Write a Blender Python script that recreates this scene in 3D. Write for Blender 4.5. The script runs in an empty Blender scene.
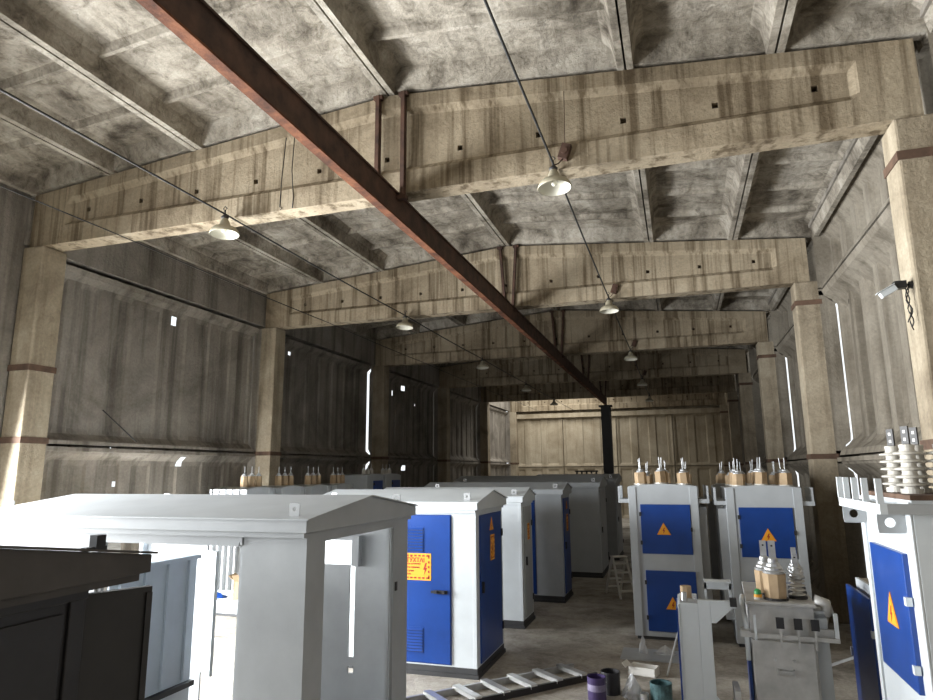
import bpy, math, random
from mathutils import Vector, Matrix, Euler
random.seed(7)
sc = bpy.context.scene
COL = sc.collection
PI = math.pi

# ------------------------------------------------------------------ camera
CAM_Z = 2.55
F_PX, PITCH, YAW, ROLL = 650.0, math.radians(10.605), math.radians(17.817), 0.008
fw = Vector((-math.sin(YAW)*math.cos(PITCH), math.cos(YAW)*math.cos(PITCH), math.sin(PITCH)))
rt0 = Vector((math.cos(YAW), math.sin(YAW), 0))
up0 = rt0.cross(fw)
rt = rt0*math.cos(ROLL) - up0*math.sin(ROLL)
up = up0*math.cos(ROLL) + rt0*math.sin(ROLL)
cd = bpy.data.cameras.new('camera'); cam = bpy.data.objects.new('camera', cd); COL.objects.link(cam)
cd.sensor_width = 36.0; cd.lens = F_PX/933.0*36.0; cd.clip_start = .05; cd.clip_end = 300
M3 = Matrix((rt, up, -fw)).transposed()
cam.matrix_world = Matrix.Translation((0, 0, CAM_Z)) @ M3.to_4x4()
sc.camera = cam

# ------------------------------------------------------------------ light
sc.view_settings.view_transform = 'Standard'; sc.view_settings.look = 'None'
sc.view_settings.gamma = 1; sc.view_settings.use_curve_mapping = False
sc.view_settings.exposure = 0.0
sc.cycles.use_denoising = True
sc.cycles.max_bounces = 8; sc.cycles.diffuse_bounces = 5
sc.cycles.sample_clamp_indirect = 6
w = bpy.data.worlds.new('sky'); sc.world = w; w.use_nodes = True
bg = w.node_tree.nodes['Background']; bg.inputs[0].default_value = (.93, .97, 1, 1); bg.inputs[1].default_value = 1.3

def area(name, loc, direction, sx, sy, power, color, spread=180):
    l = bpy.data.lights.new(name, 'AREA'); l.shape = 'RECTANGLE'; l.size = sx; l.size_y = sy
    l.energy = power; l.color = color; l.spread = math.radians(spread)
    o = bpy.data.objects.new(name, l); COL.objects.link(o)
    o.location = loc; o.rotation_euler = Vector(direction).to_track_quat('-Z', 'Z' if abs(direction[2]) < .9 else 'Y').to_euler()
    return o
# daylight through the side gate and a low side door; rear fill and roof light added
DAY = (.95, .98, 1)
area('daylight_side_gate', (-9.22, 4.6, 2.45), (1, 0, -.15), 3.4, 4.2, 2350, DAY, 140)
area('added_rear_fill', (-9.22, -2.3, 2.45), (1, .45, -.1), 4.4, 4.3, 760, DAY, 150)  # unseen opening added as fill for the camera-facing sides
area('daylight_side_door', (-9.36, 8.55, 1.05), (1, .1, 0), 1.7, 2.0, 800, DAY)
area('added_end_wall_light', (-6.2, 34.2, 7.35), (0, 0, -1), 5.0, 4.0, 300, (1, .96, .88))  # unseen roof opening added to light the end wall

# ------------------------------------------------------------------ materials
def lk(nt, a, b): nt.links.new(a, b)
def nodes(name):
    m = bpy.data.materials.new(name); m.use_nodes = True
    return m, m.node_tree, m.node_tree.nodes['Principled BSDF']
def rgb(c): return (c[0], c[1], c[2], 1)
def mapped_noise(nt, scale, detail=6, rough=.6, stretch=(1, 1, 1), dist=0.0, coord='Object'):
    tc = nt.nodes.new('ShaderNodeTexCoord'); mp = nt.nodes.new('ShaderNodeMapping'); mp.inputs['Scale'].default_value = stretch
    n = nt.nodes.new('ShaderNodeTexNoise'); n.inputs['Scale'].default_value = scale; n.inputs['Detail'].default_value = detail
    n.inputs['Roughness'].default_value = rough; n.inputs['Distortion'].default_value = dist
    lk(nt, tc.outputs[coord], mp.inputs[0]); lk(nt, mp.outputs[0], n.inputs['Vector'])
    return n.outputs['Fac']
def ramp(nt, fac, stops):
    r = nt.nodes.new('ShaderNodeValToRGB'); e = r.color_ramp.elements
    e[0].position = stops[0][0]; e[0].color = rgb(stops[0][1]); e[1].position = stops[-1][0]; e[1].color = rgb(stops[-1][1])
    for p, c in stops[1:-1]:
        x = e.new(p); x.color = rgb(c)
    lk(nt, fac, r.inputs[0]); return r.outputs[0]
def mix(nt, a, b, fac, mode='MIX'):
    m = nt.nodes.new('ShaderNodeMix'); m.data_type = 'RGBA'; m.blend_type = mode
    if isinstance(fac, (int, float)): m.inputs[0].default_value = fac
    else: lk(nt, fac, m.inputs[0])
    for s, v in ((6, a), (7, b)):
        if isinstance(v, tuple): m.inputs[s].default_value = rgb(v)
        else: lk(nt, v, m.inputs[s])
    return m.outputs[2]
def bump(nt, bs, h, strength, dist=.02):
    b = nt.nodes.new('ShaderNodeBump'); b.inputs['Strength'].default_value = strength; b.inputs['Distance'].default_value = dist
    lk(nt, h, b.inputs['Height']); lk(nt, b.outputs[0], bs.inputs['Normal'])
def concrete(name, light, mid, dark, streak=(5, 5, .25), streak_amt=.6, blotch=.9, bumps=.5, big=(.34, .5, .66), stains=0):
    m, nt, bs = nodes(name)
    n1 = mapped_noise(nt, blotch, 9, .66, dist=.5)
    c = ramp(nt, n1, [(big[0], dark), (big[1], mid), (big[2], light)])
    if streak_amt > 0:
        n2 = mapped_noise(nt, 1.0, 5, .6, streak)
        s = ramp(nt, n2, [(.36, dark), (.52, (1, 1, 1))])
        c = mix(nt, c, s, streak_amt, 'MULTIPLY')
    if stains:
        n4 = mapped_noise(nt, 4.5, 9, .75, dist=1.2)
        c = mix(nt, c, ramp(nt, n4, [(.34, (.30, .28, .25)), (.50, (.92, .92, .92)), (.66, (1.12, 1.12, 1.12))]), stains, 'MULTIPLY')
    n3 = mapped_noise(nt, 22, 8, .7)
    g = ramp(nt, n3, [(.3, (.72, .72, .72)), (.62, (1.0, 1.0, 1.0))])
    c = mix(nt, c, g, .8, 'MULTIPLY')
    lk(nt, c, bs.inputs['Base Color']); bs.inputs['Roughness'].default_value = .93
    bs.inputs['Specular IOR Level'].default_value = .2
    bump(nt, bs, n3, bumps, .03)
    return m
def paint(name, col, rough=.4, metal=0.0, var=.12, scale=3.0, bumps=0.0, spec=.5):
    m, nt, bs = nodes(name)
    n = mapped_noise(nt, scale, 6, .6)
    dk = tuple(v*(1-var*1.6) for v in col); lt = tuple(min(1, v*(1+var*.5)) for v in col)
    lk(nt, ramp(nt, n, [(.3, dk), (.68, lt)]), bs.inputs['Base Color'])
    bs.inputs['Roughness'].default_value = rough; bs.inputs['Metallic'].default_value = metal
    bs.inputs['Specular IOR Level'].default_value = spec
    if bumps: bump(nt, bs, mapped_noise(nt, 40, 6, .7), bumps, .01)
    return m
M = {}
M['beam'] = concrete('beam_concrete', (0.423, 0.356, 0.257), (0.347, 0.284, 0.198), (0.207, 0.162, 0.108), (7, 7, .22), .75, .8)
M['column'] = concrete('column_concrete', (0.450, 0.387, 0.288), (0.369, 0.310, 0.225), (0.252, 0.207, 0.149), (5, 5, .4), .35, 1.2)
M['ceiling'] = concrete('ceiling_concrete', (0.510, 0.468, 0.399), (0.365, 0.327, 0.268), (0.111, 0.093, 0.072), (6, .8, 2), .3, 1.2, .7, (.33, .50, .66), .75)
M['wall_l'] = concrete('left_wall_concrete', (0.340, 0.309, 0.265), (0.272, 0.245, 0.211), (0.170, 0.153, 0.126), (3.5, 3.5, .15), .55, .7)
M['wall_r'] = concrete('right_wall_concrete', (0.317, 0.285, 0.232), (0.260, 0.229, 0.183), (0.176, 0.151, 0.116), (3.5, 3.5, .15), .5, .7)
M['end'] = concrete('end_wall_concrete', (0.522, 0.459, 0.351), (0.450, 0.387, 0.288), (0.333, 0.279, 0.198), (3, 3, .2), .35, .7)
M['floor'] = concrete('floor_concrete', (0.530, 0.491, 0.424), (0.412, 0.377, 0.325), (0.252, 0.226, 0.192), (1, 1, 1), 0, 1.3, .6, stains=.4)
M['grey'] = paint('light_grey_paint', (.44, .465, .485), .38, var=.06)
M['primer'] = paint('grey_primer_paint', (.36, .378, .39), .4, var=.07)
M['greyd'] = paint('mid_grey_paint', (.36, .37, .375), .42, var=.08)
M['white'] = paint('white_grey_paint', (.60, .635, .655), .4, var=.05)
M['bluegrey'] = paint('blue_grey_sheet_paint', (.47, .53, .59), .42, var=.06)
M['blue'] = paint('blue_paint', (.008, .05, .25), .33, var=.12)
M['black'] = paint('black_paint', (.022, .021, .023), .5, var=.2)
M['darkbrown'] = paint('dark_brown_primer', (.06, .052, .046), .55, var=.2)
M['plinth'] = paint('plinth_paint', (.04, .04, .042), .55, var=.2)
M['dark'] = paint('dark_steel', (.035, .033, .032), .5, .2)
M['steel'] = paint('galvanised_steel', (.55, .56, .57), .36, .7, .15, 8)
M['tank'] = paint('bare_tank_metal', (.52, .515, .50), .42, .25, .2, 4)
M['alu'] = paint('aluminium', (.72, .72, .71), .33, .8, .1, 10)
M['rust'] = concrete('rusty_steel', (.21, .085, .042), (.12, .048, .026), (.05, .024, .016), (1, 1, 1), 0, 3.0, .4)
M['rustd'] = paint('dark_and_shaded_rusty_steel', (.075, .036, .022), .8, 0, .4, 5, .3)
M['band'] = paint('rusty_band', (.12, .07, .045), .8, 0, .3, 6)
M['card'] = paint('brown_cardboard', (.46, .335, .21), .85, 0, .15, 6, .2, .2)
M['porc'] = paint('white_porcelain', (.58, .555, .50), .2, 0, .08, 4)
M['yellow'] = paint('sign_yellow', (.82, .37, .02), .5, 0, .04)
M['orange'] = paint('sign_orange', (.85, .30, .02), .5, 0, .05)
M['red'] = paint('sign_red', (.36, .02, .01), .5, 0, .05)
M['enamel'] = paint('lamp_enamel', (.40, .36, .26), .5, 0, .2, 8)
M['lampin'] = paint('lamp_inner_white', (.62, .60, .51), .45, 0, .05, 8)
M['wire'] = paint('cable_black', (.02, .019, .018), .7)
M['purple'] = paint('purple_can', (.06, .04, .12), .35, .1, .2, 14)
M['teal'] = paint('stained_teal_can', (.10, .19, .20), .4, .3, .5, 14)
M['paper'] = paint('white_paper', (.75, .73, .68), .8, 0, .06)
M['green'] = paint('green_paint', (.03, .28, .08), .4)
M['wood'] = paint('brown_wood', (.30, .18, .09), .7, 0, .2, 5)
mp_, nt_, bs_ = nodes('clear_plastic_film'); bs_.inputs['Base Color'].default_value = (.85, .87, .9, 1)
bs_.inputs['Roughness'].default_value = .25; bs_.inputs['Alpha'].default_value = .55; M['film'] = mp_

# ------------------------------------------------------------------ mesh helper
class MB:
    def __init__(s): s.v = []; s.f = []; s.m = []; s.T = Matrix.Identity(4)
    def add(s, verts, faces, mi=0):
        b = len(s.v); s.v += [tuple(s.T @ Vector(p)) for p in verts]
        s.f += [tuple(b+i for i in f) for f in faces]; s.m += [mi]*len(faces); return s
    def box(s, x0, x1, y0, y1, z0, z1, mi=0):
        return s.add([(x0, y0, z0), (x1, y0, z0), (x1, y1, z0), (x0, y1, z0), (x0, y0, z1), (x1, y0, z1), (x1, y1, z1), (x0, y1, z1)],
                     [(0, 3, 2, 1), (4, 5, 6, 7), (0, 1, 5, 4), (1, 2, 6, 5), (2, 3, 7, 6), (3, 0, 4, 7)], mi)
    def prism(s, poly, a0, a1, axis='y', mi=0):
        """poly: 2D outline; axis y -> (x,z), x -> (y,z), z -> (x,y)"""
        n = len(poly)
        def P(p, a): return {'y': (p[0], a, p[1]), 'x': (a, p[0], p[1]), 'z': (p[0], p[1], a)}[axis]
        vs = [P(p, a0) for p in poly]+[P(p, a1) for p in poly]
        fs = [tuple(range(n)), tuple(range(2*n-1, n-1, -1))]+[(i, i+n, (i+1) % n+n, (i+1) % n) for i in range(n)]
        return s.add(vs, fs, mi)
    def lathe(s, prof, n=16, c=(0, 0, 0), axis='z', mi=0, caps=True, start=0):
        vs = []
        for r, h in prof:
            for k in range(n):
                a = start+2*PI*k/n; x, y = r*math.cos(a), r*math.sin(a)
                p = {'z': (x, y, h), 'y': (x, h, y), 'x': (h, x, y)}[axis]
                vs.append((p[0]+c[0], p[1]+c[1], p[2]+c[2]))
        fs = []
        for j in range(len(prof)-1):
            for k in range(n):
                a, b = j*n+k, j*n+(k+1) % n; fs.append((a, b, b+n, a+n))
        if caps:
            fs.append(tuple(range(n-1, -1, -1))); fs.append(tuple(range((len(prof)-1)*n, len(prof)*n)))
        return s.add(vs, fs, mi)
    def tube(s, pts, r, n=8, mi=0):
        pts = [Vector(p) for p in pts]; vs = []; fs = []
        for i, p in enumerate(pts):
            d = (pts[min(i+1, len(pts)-1)]-pts[max(i-1, 0)]).normalized()
            a = d.cross(Vector((0, 0, 1)) if abs(d.z) < .95 else Vector((1, 0, 0))).normalized(); b = d.cross(a)
            for k in range(n):
                t = 2*PI*k/n; vs.append(tuple(p+a*r*math.cos(t)+b*r*math.sin(t)))
        for i in range(len(pts)-1):
            for k in range(n):
                fs.append((i*n+k, i*n+(k+1) % n, (i+1)*n+(k+1) % n, (i+1)*n+k))
        fs.append(tuple(range(n-1, -1, -1))); fs.append(tuple(range((len(pts)-1)*n, len(pts)*n)))
        return s.add(vs, fs, mi)
    def bar(s, a, b, w, t, mi=0):
        """rectangular bar from a to b, w wide (sideways), t thick"""
        a, b = Vector(a), Vector(b); d = (b-a).normalized()
        u = d.cross(Vector((0, 0, 1)) if abs(d.z) < .95 else Vector((1, 0, 0))).normalized()*w/2; v = d.cross(u).normalized()*t/2
        vs = [tuple(p+u*i+v*j) for p in (a, b) for i, j in ((-1, -1), (1, -1), (1, 1), (-1, 1))]
        return s.add(vs, [(0, 3, 2, 1), (4, 5, 6, 7), (0, 1, 5, 4), (1, 2, 6, 5), (2, 3, 7, 6), (3, 0, 4, 7)], mi)
    def build(s, name, mats, parent=None, smooth=False, bevel=0.0, fix=True):
        me = bpy.data.meshes.new(name); me.from_pydata(s.v, [], s.f); me.update()
        if not isinstance(mats, (list, tuple)): mats = [mats]
        for m in mats: me.materials.append(m)
        for p, i in zip(me.polygons, s.m): p.material_index = i; p.use_smooth = smooth
        if fix:
            import bmesh
            bm = bmesh.new(); bm.from_mesh(me); bmesh.ops.recalc_face_normals(bm, faces=bm.faces); bm.to_mesh(me); bm.free()
        o = bpy.data.objects.new(name, me); COL.objects.link(o)
        if parent: o.parent = parent
        if bevel:
            b = o.modifiers.new('bevel', 'BEVEL'); b.width = bevel; b.segments = 2; b.limit_method = 'ANGLE'
        return o
def tag(o, label, cat, group=None, kind=None):
    o['label'] = label; o['category'] = cat
    if group: o['group'] = group
    if kind: o['kind'] = kind
    return o
def thing(name, label, cat, loc=(0, 0, 0), rz=0, group=None):
    o = bpy.data.objects.new(name, None); COL.objects.link(o); o.empty_display_size = .2
    o.location = loc; o.rotation_euler = (0, 0, rz)
    return tag(o, label, cat, group)
def struct(o, label, cat): return tag(o, label, cat, kind='structure')
def copy_tree(o, parent=None):
    c = o.copy(); COL.objects.link(c)
    if parent is not None: c.parent = parent
    for ch in list(o.children): copy_tree(ch, c)
    return c
def sstep(a, b, x):
    t = max(0, min(1, (x-a)/(b-a))); return t*t*(3-2*t)

# ------------------------------------------------------------------ hall dimensions
XL, XR, RIDGE = -9.2, 2.5, -3.25
BOT, CREST, EAVE = 5.95, 7.30, 6.79
def zt(x):
    return CREST-(CREST-EAVE)*((RIDGE-x)/(RIDGE-XL) if x < RIDGE else (x-RIDGE)/(XR-RIDGE))
BEAM_Y = [6.9+6*k for k in range(6)]            # front face of each roof beam
END_Y = 37.25
FRONT_Y = -5.1

# floor
mb = MB(); mb.box(-9.6, 3.2, -6, 38, -.2, 0)
struct(mb.build('floor', M['floor']), 'dusty grey concrete floor of the hall', 'floor')
mb = MB(); mb.box(-60, -9.6, -40, 80, -.25, -.05)
struct(mb.build('ground', M['floor']), 'pale concrete yard outside the side gate', 'ground')

# walls: precast panels with fluted recesses
def profile(v, v0, v1, rim, depth):
    return sstep(.03, rim, min(v-v0, v1-v))*depth
def fluted(mb, P, u0, u1, v0, v1, rim=.22, depth=.2, period=.62, amp=.07, mi=0, holes=(), ends=(True, True), lip=(.10, .16)):
    """P(u,v,d) -> point; d = how far the face lies back from the rim; ends: solid rim at u0 / u1"""
    nu = max(8, int((u1-u0)/.035)); nv = max(6, int((v1-v0)/.09))
    us = [u0+(u1-u0)*i/nu for i in range(nu+1)]; vs_ = [v0+(v1-v0)*j/nv for j in range(nv+1)]
    V = []
    for v in vs_:
        for u in us:
            eu = min(u-u0 if ends[0] else 9, u1-u if ends[1] else 9)
            e = sstep(.03, rim, eu)*sstep(.03, rim, min(v-v0, v1-v))
            ph = ((u-u0)/period) % 1.0
            wv = sstep(lip[0], lip[1], ph)*(1-sstep(.70, .76, ph))
            e2 = sstep(rim*.9, rim*1.5, min(v-v0, v1-v))
            V.append(P(u, v, e*(depth-amp)+e*e2*amp*wv))
    F = []
    for j in range(nv):
        for i in range(nu):
            cu, cv = (us[i]+us[i+1])/2, (vs_[j]+vs_[j+1])/2
            if any(abs(cu-h[0]) < h[2] and abs(cv-h[1]) < h[3] for h in holes): continue
            a = j*(nu+1)+i; F.append((a, a+1, a+nu+2, a+nu+1))
    mb.add(V, F, mi)
def rimbox(mb, P, u0, u1, v0, v1, d, open_end=False):
    # edges of a panel, going back
    c = [(u0, v0), (u1, v0), (u1, v1), (u0, v1)]
    vs = [P(u, v, 0) for u, v in c]+[P(u, v, d) for u, v in c]
    mb.add(vs, [(i, (i+1) % 4, (i+1) % 4+4, i+4) for i in range(4) if not (open_end and i == 1)])
def end_plate(mb, P, u, panels, rim, depth, gap, back):
    """the strip between a column and the open end of a panel; gap > 0 leaves a slit of daylight along the panel's profile"""
    for v0, v1 in panels:
        n = 24
        for i in range(n):
            a, b = v0+(v1-v0)*i/n, v0+(v1-v0)*(i+1)/n
            da, db = ((max(.0, profile(v, v0, v1, rim, depth)-gap) if gap else back) for v in (a, b))
            vs = [P(u, a, -.05), P(u, b, -.05), P(u, b, db), P(u, a, da)]
            mb.add(vs, [(0, 1, 2, 3)])
        if gap: mb.add([P(u, v0-.06, -.05), P(u, v0+.08, -.05), P(u, v0+.08, back), P(u, v0-.06, back)], [(0, 1, 2, 3)]); mb.add([P(u, v1-.08, -.05), P(u, v1+.06, -.05), P(u, v1+.06, back), P(u, v1-.08, back)], [(0, 1, 2, 3)])
WLX, WRX = -9.3, 2.66
mb = MB()
PL = lambda u, v, d: (WLX-d, u, v)
holesL = {(0, 1): [(10.30, 5.56, .07, .1)], (0, 0): [(8.55, .0, .88, 2.1), (10.7, 2.78, .06, .06), (9.2, 2.35, .03, .05)], (1, 1): [(14.42, 5.62, .05, .06)],
          (2, 1): [(21.8, 5.58, .12, .1), (20.9, 5.3, .03, .05), (23.0, 5.1, .03, .05)], (2, 0): [(21.9, 2.66, .14, .09)]}
BZ = {2.0: [(7.6, 7.66), (8.2, 8.24), (9.05, 9.2), (9.8, 9.85), (11.3, 11.38)], 5.0: [(10.75, 10.85), (11.3, 11.5), (12.35, 12.6), (14.0, 14.1), (14.3, 14.5), (14.8, 14.9)]}
LP, RP = [(0, 2.97), (3.03, 5.93)], [(0, 2.72), (2.78, 5.74), (5.78, 6.98)]
for k in range(5):
    y0, y1 = (7.93 if k == 2 else 7.33)+6*k, 12.87+6*k
    for j, (z0, z1) in enumerate(LP):
        fluted(mb, PL, y0, y1, z0, z1, rim=.2, depth=.19, period=.70, amp=.04, holes=holesL.get((k, j), ()), ends=(True, False))
        rimbox(mb, PL, y0, y1, z0, z1, .33, True)
    mb.box(WLX-.3, WLX+.06, 6.93+6*k, y1+.05, 6.0, 6.98)                  # smooth eaves band
    mb.box(WLX-.04, WLX+.05, y0, y1, 2.92, 2.99)                      # ledge under the middle joint
    mb.box(WLX-.06, WLX+.03, y0, y1, 3.03, 3.09)
    end_plate(mb, PL, y1+.02, LP, .2, .15, .07 if k == 1 else 0, .36)
    for zc, key in ((3.0, 2.0), (5.965, 5.0)):                        # backing strips added to shut out daylight at the joints, broken in places
        cuts = [c for c in BZ[key] if y0 < c[0] < y1]; a = y0-.45
        for c in cuts: mb.box(WLX-.33, WLX-.2, a, c[0], zc-.06, zc+.06); a = c[1]
        mb.box(WLX-.33, WLX-.2, a, y1+.1, zc-.06, zc+.06)
# first bay: the open gate, an opening added for the rear fill, the lintel and the wall beside the front corner
mb.box(WLX-.3, WLX, FRONT_Y, -4.55, 0, 4.7); mb.box(WLX-.3, WLX, -.05, 2.8, 0, 4.7); mb.box(WLX-.3, WLX, FRONT_Y, 6.45, 4.7, 6.98); mb.box(WLX-.3, WLX, 6.45, 6.92, 0, 6.98); mb.box(WLX-.3, WLX-.01, 6.92, 7.33, 0, 5.99)
struct(mb.build('wall_left', M['wall_l'], fix=False), 'long wall of dark fluted concrete panels on the left of the hall', 'wall')
mb = MB()
PR = lambda u, v, d: (WRX+d, u, v)
for k in range(-2, 5):
    y0, y1 = (7.33 if k < 1 else 7.95)+6*k, 12.87+6*k
    for j, (z0, z1) in enumerate(RP):
        fluted(mb, PR, y0, y1, z0, z1, rim=.28, depth=.36, period=.80, amp=.13, ends=(True, False), lip=(.08, .13), holes=[(12.1, 5.35, .03, .06)] if (k, j) == (0, 1) else ())
        rimbox(mb, PR, y0, y1, z0, z1, .34, True)
    end_plate(mb, PR, y1+.02, RP[:2], .28, .23, .022 if k in (0, 1) else 0, .45); end_plate(mb, PR, y1+.02, RP[2:], .28, .23, 0, .45)
    for zc in (2.75, 5.76): mb.box(WRX+.3, WRX+.42, y0-1.1, y1+.1, zc-.06, zc+.06)  # backing boxes added to block daylight at the joints
    mb.box(WRX-.05, WRX+.1, y0, y1, 2.67, 2.74)
struct(mb.build('wall_right', M['wall_r'], fix=False), 'long wall of paler fluted concrete panels on the right of the hall', 'wall')
mb = MB()
PE = lambda u, v, d: (u, END_Y+d, v)
for x0 in (-9.2, -6.2, -3.2, -.2):
    x1 = min(x0+2.95, 2.7)
    for (z0, z1) in ((0, 2.75), (2.8, 5.6), (5.75, 7.0)):
        fluted(mb, PE, x0, x1, z0, z1, rim=.12, depth=.08, period=.98, amp=.05)
        rimbox(mb, PE, x0, x1, z0, z1, .2)
mb.box(-9.3, 2.7, END_Y-.18, END_Y+.1, 5.55, 5.8)
mb.box(-9.5, 2.9, END_Y+.14, END_Y+.3, 0, 7.4)
struct(mb.build('wall_back', M['end'], fix=False), 'tan concrete panel wall closing the far end of the hall', 'wall')
mb = MB(); mb.box(-9.6, 3.0, FRONT_Y-.2, FRONT_Y, 0, 7.6)
struct(mb.build('wall_front', M['wall_l']), 'concrete gable wall behind the camera', 'wall')

# columns, each with rusty clamp bands
def column(x0, x1, y, bands):
    m = MB(); m.box(x0, x1, y, y+.42, 0, BOT-.005)
    o = m.build('column', M['column'], bevel=.025)
    for z in bands:
        b = MB(); t = .012
        b.box(x0-t, x1+t, y-t, y, z, z+.09); b.box(x0-t, x1+t, y+.42, y+.42+t, z, z+.09)
        b.box(x0-t, x0, y, y+.42, z, z+.09); b.box(x1, x1+t, y, y+.42, z, z+.09)
        b.build('steel_band', M['band'], o)
    return o
words = ['first', 'second', 'third', 'fourth', 'fifth', 'sixth']
for k, y in enumerate(BEAM_Y):
    struct(column(-9.27, -8.87, y, (3.0, 4.05) if k == 0 else (2.95,)), f'{words[k]} square concrete column from the camera along the left wall', 'column')
    struct(column(2.22, 2.64, y, (2.72, 5.5)), f'{words[k]} square concrete column from the camera along the right wall', 'column')
m = MB(); m.box(-3.36, -2.92, 31.0, 31.38, 0, 5.5); m.box(-3.45, -2.85, 30.95, 31.45, 5.5, 5.575)
struct(m.build('column', M['dark']), 'dark free-standing post under the far end of the rusty girder', 'column')

# roof beams: double-slope concrete girders with a sunk web
def roof_beam(y):
    m = MB(); T = .3; S = .055
    r0, r1 = -8.55, 1.98
    holes = [-8.16+.975*i for i in range(11)]; hw = .032
    xs = sorted(set([XL, r0, r0+.08, r1-.08, r1, RIDGE, XR]+[h-hw for h in holes]+[h+hw for h in holes]))
    def Q(a, b, c, d): m.add([a, b, c, d], [(0, 1, 2, 3)])
    for a, b in zip(xs[:-1], xs[1:]):
        ta, tb = zt(a), zt(b); mid = (a+b)/2
        for f, dy in ((y, 1), (y+T, -1)):
            g = f+dy*S
            if mid < r0 or mid > r1:
                Q((a, f, BOT), (b, f, BOT), (b, f, tb), (a, f, ta)); continue
            ya = f if abs(a-r0) < 1e-6 else g; yb = f if abs(b-r1) < 1e-6 else g
            Q((a, f, BOT), (b, f, BOT), (b, f, 6.23), (a, f, 6.23))
            Q((a, f, 6.23), (b, f, 6.23), (b, yb, 6.30), (a, ya, 6.30))
            Q((a, ya, ta-.27), (b, yb, tb-.27), (b, f, tb-.18), (a, f, ta-.18))
            Q((a, f, ta-.18), (b, f, tb-.18), (b, f, tb), (a, f, ta))
            h = next((h for h in holes if abs(mid-h) < hw*.5), None)
            if h is None or dy < 0:
                Q((a, ya, 6.30), (b, yb, 6.30), (b, yb, tb-.27), (a, ya, ta-.27))
            else:
                z0, z1 = 6.415, 6.485; d = g+.1
                Q((a, g, 6.30), (b, g, 6.30), (b, g, z0), (a, g, z0)); Q((a, g, z1), (b, g, z1), (b, g, tb-.27), (a, g, ta-.27))
                Q((a, g, z0), (b, g, z0), (b, d, z0), (a, d, z0)); Q((a, g, z1), (a, d, z1), (b, d, z1), (b, g, z1))
                Q((a, g, z0), (a, d, z0), (a, d, z1), (a, g, z1)); Q((b, g, z0), (b, g, z1), (b, d, z1), (b, d, z0))
                m.add([(a, d, z0), (b, d, z0), (b, d, z1), (a, d, z1)], [(0, 1, 2, 3)], 1)
        Q((a, y, BOT), (a, y+T, BOT), (b, y+T, BOT), (b, y, BOT)); Q((a, y, ta), (b, y, tb), (b, y+T, tb), (a, y+T, ta))
    for x in (XL, XR): Q((x, y, BOT), (x, y, zt(x)), (x, y+T, zt(x)), (x, y+T, BOT))
    return m.build('roof_beam', [M['beam'], M['rustd']], fix=False)
for k, y in enumerate(BEAM_Y):
    struct(roof_beam(y+.04), f'{words[k]} pitched concrete roof beam from the camera, streaked and spanning the hall', 'beam')

# ceiling: ribbed roof slabs lying on the beams
mb = MB()
JOINTS = [-9.25, -7.75, -6.2, -3.25, -.3, 1.25, 2.72]
RH = .30
def slab(x0, x1, y0, y1):
    g = .012
    x0 += g; x1 -= g
    zf = lambda x, d: (zt(x)+d)
    def Q(*p): mb.add(list(p), [tuple(range(len(p)))])
    def pt(x, y, d): return (x, y, zf(x, d))
    wb, wt, sk = .075, .13, RH
    Y0, Y1 = y0+.02, y1-.02
    # long ribs, with a splayed inner side
    for s, xa in ((1, x0), (-1, x1)):
        xb, xc = xa+s*wb, xa+s*wt
        Q(pt(xa, Y0, 0), pt(xb, Y0, 0), pt(xb, Y1, 0), pt(xa, Y1, 0))
        Q(pt(xb, Y0, 0), pt(xc, Y0, sk-.08), pt(xc, Y1, sk-.08), pt(xb, Y1, 0))
        Q(pt(xc, Y0, sk-.08), pt(xc+s*.09, Y0, sk), pt(xc+s*.09, Y1, sk), pt(xc, Y1, sk-.08))
        Q(pt(xa, Y0, 0), pt(xa, Y1, 0), pt(xa, Y1, sk+.04), pt(xa, Y0, sk+.04))
        for Y in (Y0, Y1): Q(pt(xa, Y, 0), pt(xb, Y, 0), pt(xc, Y, sk), pt(xa, Y, sk))
    # skin
    Q(pt(x0, Y0, sk), pt(x1, Y0, sk), pt(x1, Y1, sk), pt(x0, Y1, sk)); Q(pt(x0, Y0, sk+.05), pt(x1, Y0, sk+.05), pt(x1, Y1, sk+.05), pt(x0, Y1, sk+.05))
    def cross(yc, h, hb, ht):
        a, b = x0+wb, x1-wb
        prof = [(-ht, sk), (-hb, sk-h), (hb, sk-h), (ht, sk)]
        for (ya, da), (yb, db) in zip(prof[:-1], prof[1:]):
            Q(pt(a, yc+ya, da), pt(b, yc+ya, da), pt(b, yc+yb, db), pt(a, yc+yb, db))
    L = y1-y0
    for i in range(1, 6): cross(y0+L*i/6+.05, .085, .025, .075)
    cross(y0+.2, .26, .07, .16); cross(y1-.1, .26, .07, .16)
for k in range(-2, 5):
    y0 = 6.9+6*k+.18; y1 = y0+6
    for a, b in zip(JOINTS[:-1], JOINTS[1:]):
        if k == 4 and b <= -3: continue            # left slabs omitted, out of view, to let light onto the end wall
        slab(a, b, y0, y1)
for k in range(-2, 5):                                # grout over the joints keeps daylight out
    y0 = 6.9+6*k+.18
    for x in JOINTS[1:-1]:
        mb.box(x-.02, x+.02, y0, y0+6, zt(x)+RH-.02, zt(x)+RH+.06)
struct(mb.build('ceiling', M['ceiling'], fix=False), 'stained ribbed concrete roof slabs above the hall', 'ceiling')
mb = MB(); mb.box(-9.6, -3.3, 37.1, 37.6, 6.9, 7.9)
for x in (WLX, 2.68):
    mb.box(x-.12, x+.1, FRONT_Y, 37.2, 6.95, 7.13)
struct(mb.build('trim_1', M['wall_l']), 'concrete eaves strip between wall panels and roof slabs', 'trim')

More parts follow.
